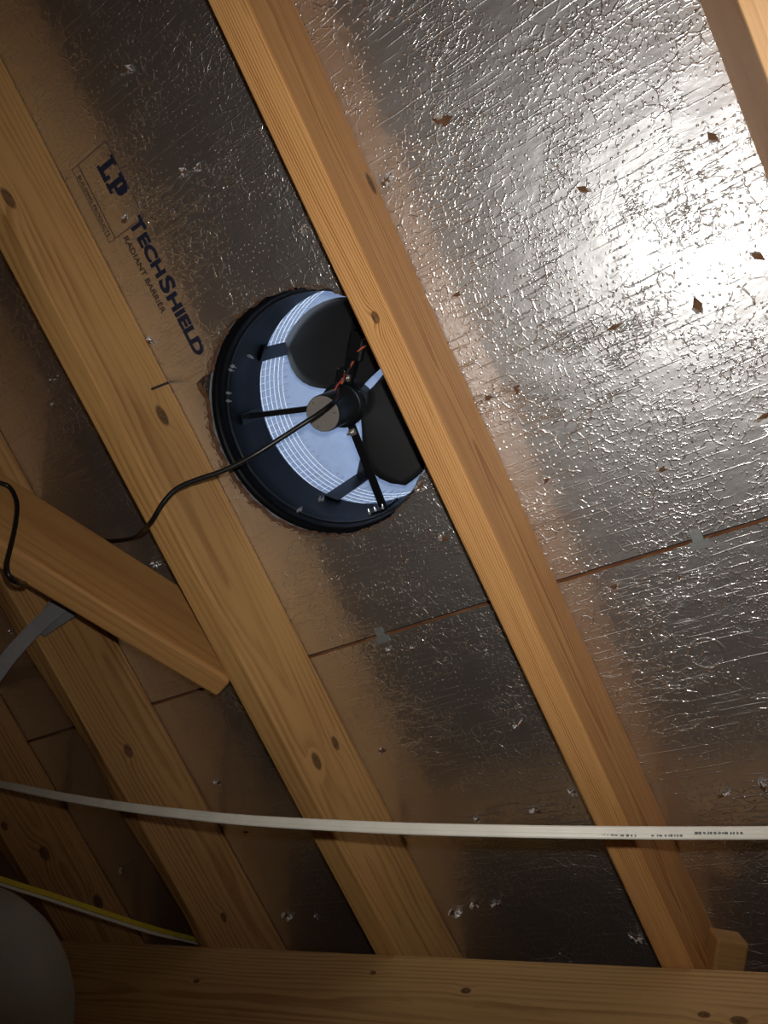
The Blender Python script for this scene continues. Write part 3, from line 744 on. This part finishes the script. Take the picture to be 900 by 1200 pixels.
# faint printed marks on it
rnd = random.Random(5); bm = bmesh.new()
whites = [o for o in bpy.data.objects if o.name.startswith('flat_cable')][0]
def yc(x):
    xs = [300,450,600,750,900]; ys = [962,970,974,976,976]; zs_ = [.90,.82,.77,.745,.73]
    for i in range(4):
        if x <= xs[i+1]:
            t_ = (x-xs[i])/(xs[i+1]-xs[i]); return ys[i]+(ys[i+1]-ys[i])*t_, zs_[i]+(zs_[i+1]-zs_[i])*t_
for x0, x1, dy in ((322, 370, 3.0), (690, 745, 3.6), (765, 800, 3.6), (815, 872, 0.5)):
    x = x0
    while x < x1:
        y_, z_ = yc(x); w = rnd.uniform(1.2, 3.2)
        c = at(x, y_+dy, z_-0.0042) - whites.location; e1 = X*w*0.5*z_/F_PX*U; e2 = Y*1.3*z_/F_PX*U*rnd.uniform(0.6, 1)
        a = [bm.verts.new(c-e1-e2), bm.verts.new(c+e1-e2), bm.verts.new(c+e1+e2), bm.verts.new(c-e1+e2)]; bm.faces.new(a)
        b = [bm.verts.new(v.co+Z*-0.0012) for v in a]; bm.faces.new(b[::-1])
        for k in range(4): bm.faces.new((a[k], a[(k+1)%4], b[(k+1)%4], b[k]))
        x += w+rnd.uniform(1.0, 3.0)
pm = link('printed_marking', bm, M['clip'], None, whites); pm['kind'] = 'stuff'
# yellow and white pair at lower left, passing behind the beam
def tw2(u_, p): v = (p-CAM).normalized(); return (Y - v*Y.dot(v)).normalized()
yl = [(-70,1005,1.17),(0,1030,1.22),(60,1049,1.27),(120,1069,1.33),(180,1088,1.41),(225,1100,1.50),(262,1111,1.58),(285,1119,1.62)]
cable('flat_cable', yl, 0.0040, 0.0022, M['nmyellow'], 'yellow flat cable running behind the beam at lower left', side=tw2, prof=flat)
cable('flat_cable', [(x-1, y+4.6+(-1.8 if x > 200 else 0)+(-1.5 if x > 250 else 0), z+0.004) for x, y, z in yl], 0.0036, 0.0024, M['nmwhite'], 'thin white flat cable running just under the yellow one', side=tw2, prof=flat)

# ------------------------------------------------------------------ grey duct jacket, bottom left
cpt = at(-104, 1226, 0.60); rd_ = 0.1125
du = at(-20, 1500, 0.60)-cpt; du = du.normalized()
mwd = Matrix.Translation(cpt)
path = [Vector(p) for p in catmull([X*-0.75+Y*-0.20+Z*-0.1, X*-0.45+Y*-0.10+Z*-0.05, X*-0.15+Y*0.0, X*0.0+Y*-0.02, X*0.05+Y*-0.12, X*0.06+Y*-0.30, X*0.05+Y*-0.6], 14)]
arc = []
for k in range(49):
    a = math.pi*0.5*(k/48)
    arc.append(X*(-0.05+0.06*math.sin(a)) + Y*(-0.06+0.06*math.cos(a)))
path = [X*-0.70+Y*0.0, X*-0.3+Y*0.0] + arc + [X*0.01+Y*-0.4, X*0.01+Y*-0.8]
radl = [1.0+0.010*math.sin(i*1.3) for i in range(len(path))]
bm = bmesh.new()
# a bulging elbow: sphere shoulder plus two tubes leaving it
bmesh.ops.create_uvsphere(bm, u_segments=64, v_segments=40, radius=rd_)
for v in bm.verts:
    v.co *= 1 + 0.010*mnoise.noise(v.co*18) + 0.006*mnoise.noise(v.co*45)
sweep_bm([Vector((0, 0, 0)), Y*-0.2, Y*-0.9], rd_*0.985, seg=48, bm=bm, side=X)
sweep_bm([Vector((0, 0, 0)), X*-0.3, X*-0.8], rd_*0.985, seg=48, bm=bm, side=Y)
tag(link('insulated_duct', bm, M['duct'], mwd, None, True), 'pale grey rounded duct elbow in the bottom left corner', 'duct')

# ------------------------------------------------------------------ the rest of the attic (closes the room)
ridge = W(0, -1.8, 0); eave = W(0, 4.0, 0)
def slab(name, verts, mat, label):
    bm = bmesh.new(); c = sum((Vector(v) for v in verts), Vector())/len(verts)
    n_ = (Vector(verts[1])-Vector(verts[0])).cross(Vector(verts[2])-Vector(verts[0])).normalized()
    if n_.dot(c-Vector((0, 0, 1.2))) < 0: n_ = -n_
    a = [bm.verts.new(Vector(v)-c) for v in verts]; b = [bm.verts.new(Vector(v)-c+n_*0.05) for v in verts]; k = len(a)
    bm.faces.new(a); bm.faces.new(b[::-1])
    for i in range(k): bm.faces.new((a[i], a[(i+1)%k], b[(i+1)%k], b[i]))
    o = link(name, bm, mat, Matrix.Translation(c)); o['kind'] = 'structure'; o['label'] = label; return o
x0, x1 = -2.51*U, 2.75*U
fz = eave.z-0.02; by = 2*ridge.y-eave.y
slab('floor', [(x0, by, fz), (x1, by, fz), (x1, eave.y, fz), (x0, eave.y, fz)], M['insul'], 'attic floor under blown insulation')
slab('wall_rear', [(x0, ridge.y, ridge.z), (x1, ridge.y, ridge.z), (x1, by, eave.z), (x0, by, eave.z)], M['gable'], 'opposite roof slope behind the camera')
for nm, xx in (('wall_left', x0), ('wall_right', x1)):
    slab(nm, [(xx, by, fz), (xx, eave.y, fz), (xx, eave.y, eave.z), (xx, ridge.y, ridge.z), (xx, by, eave.z)], M['gable'], 'boarded gable end of the attic')
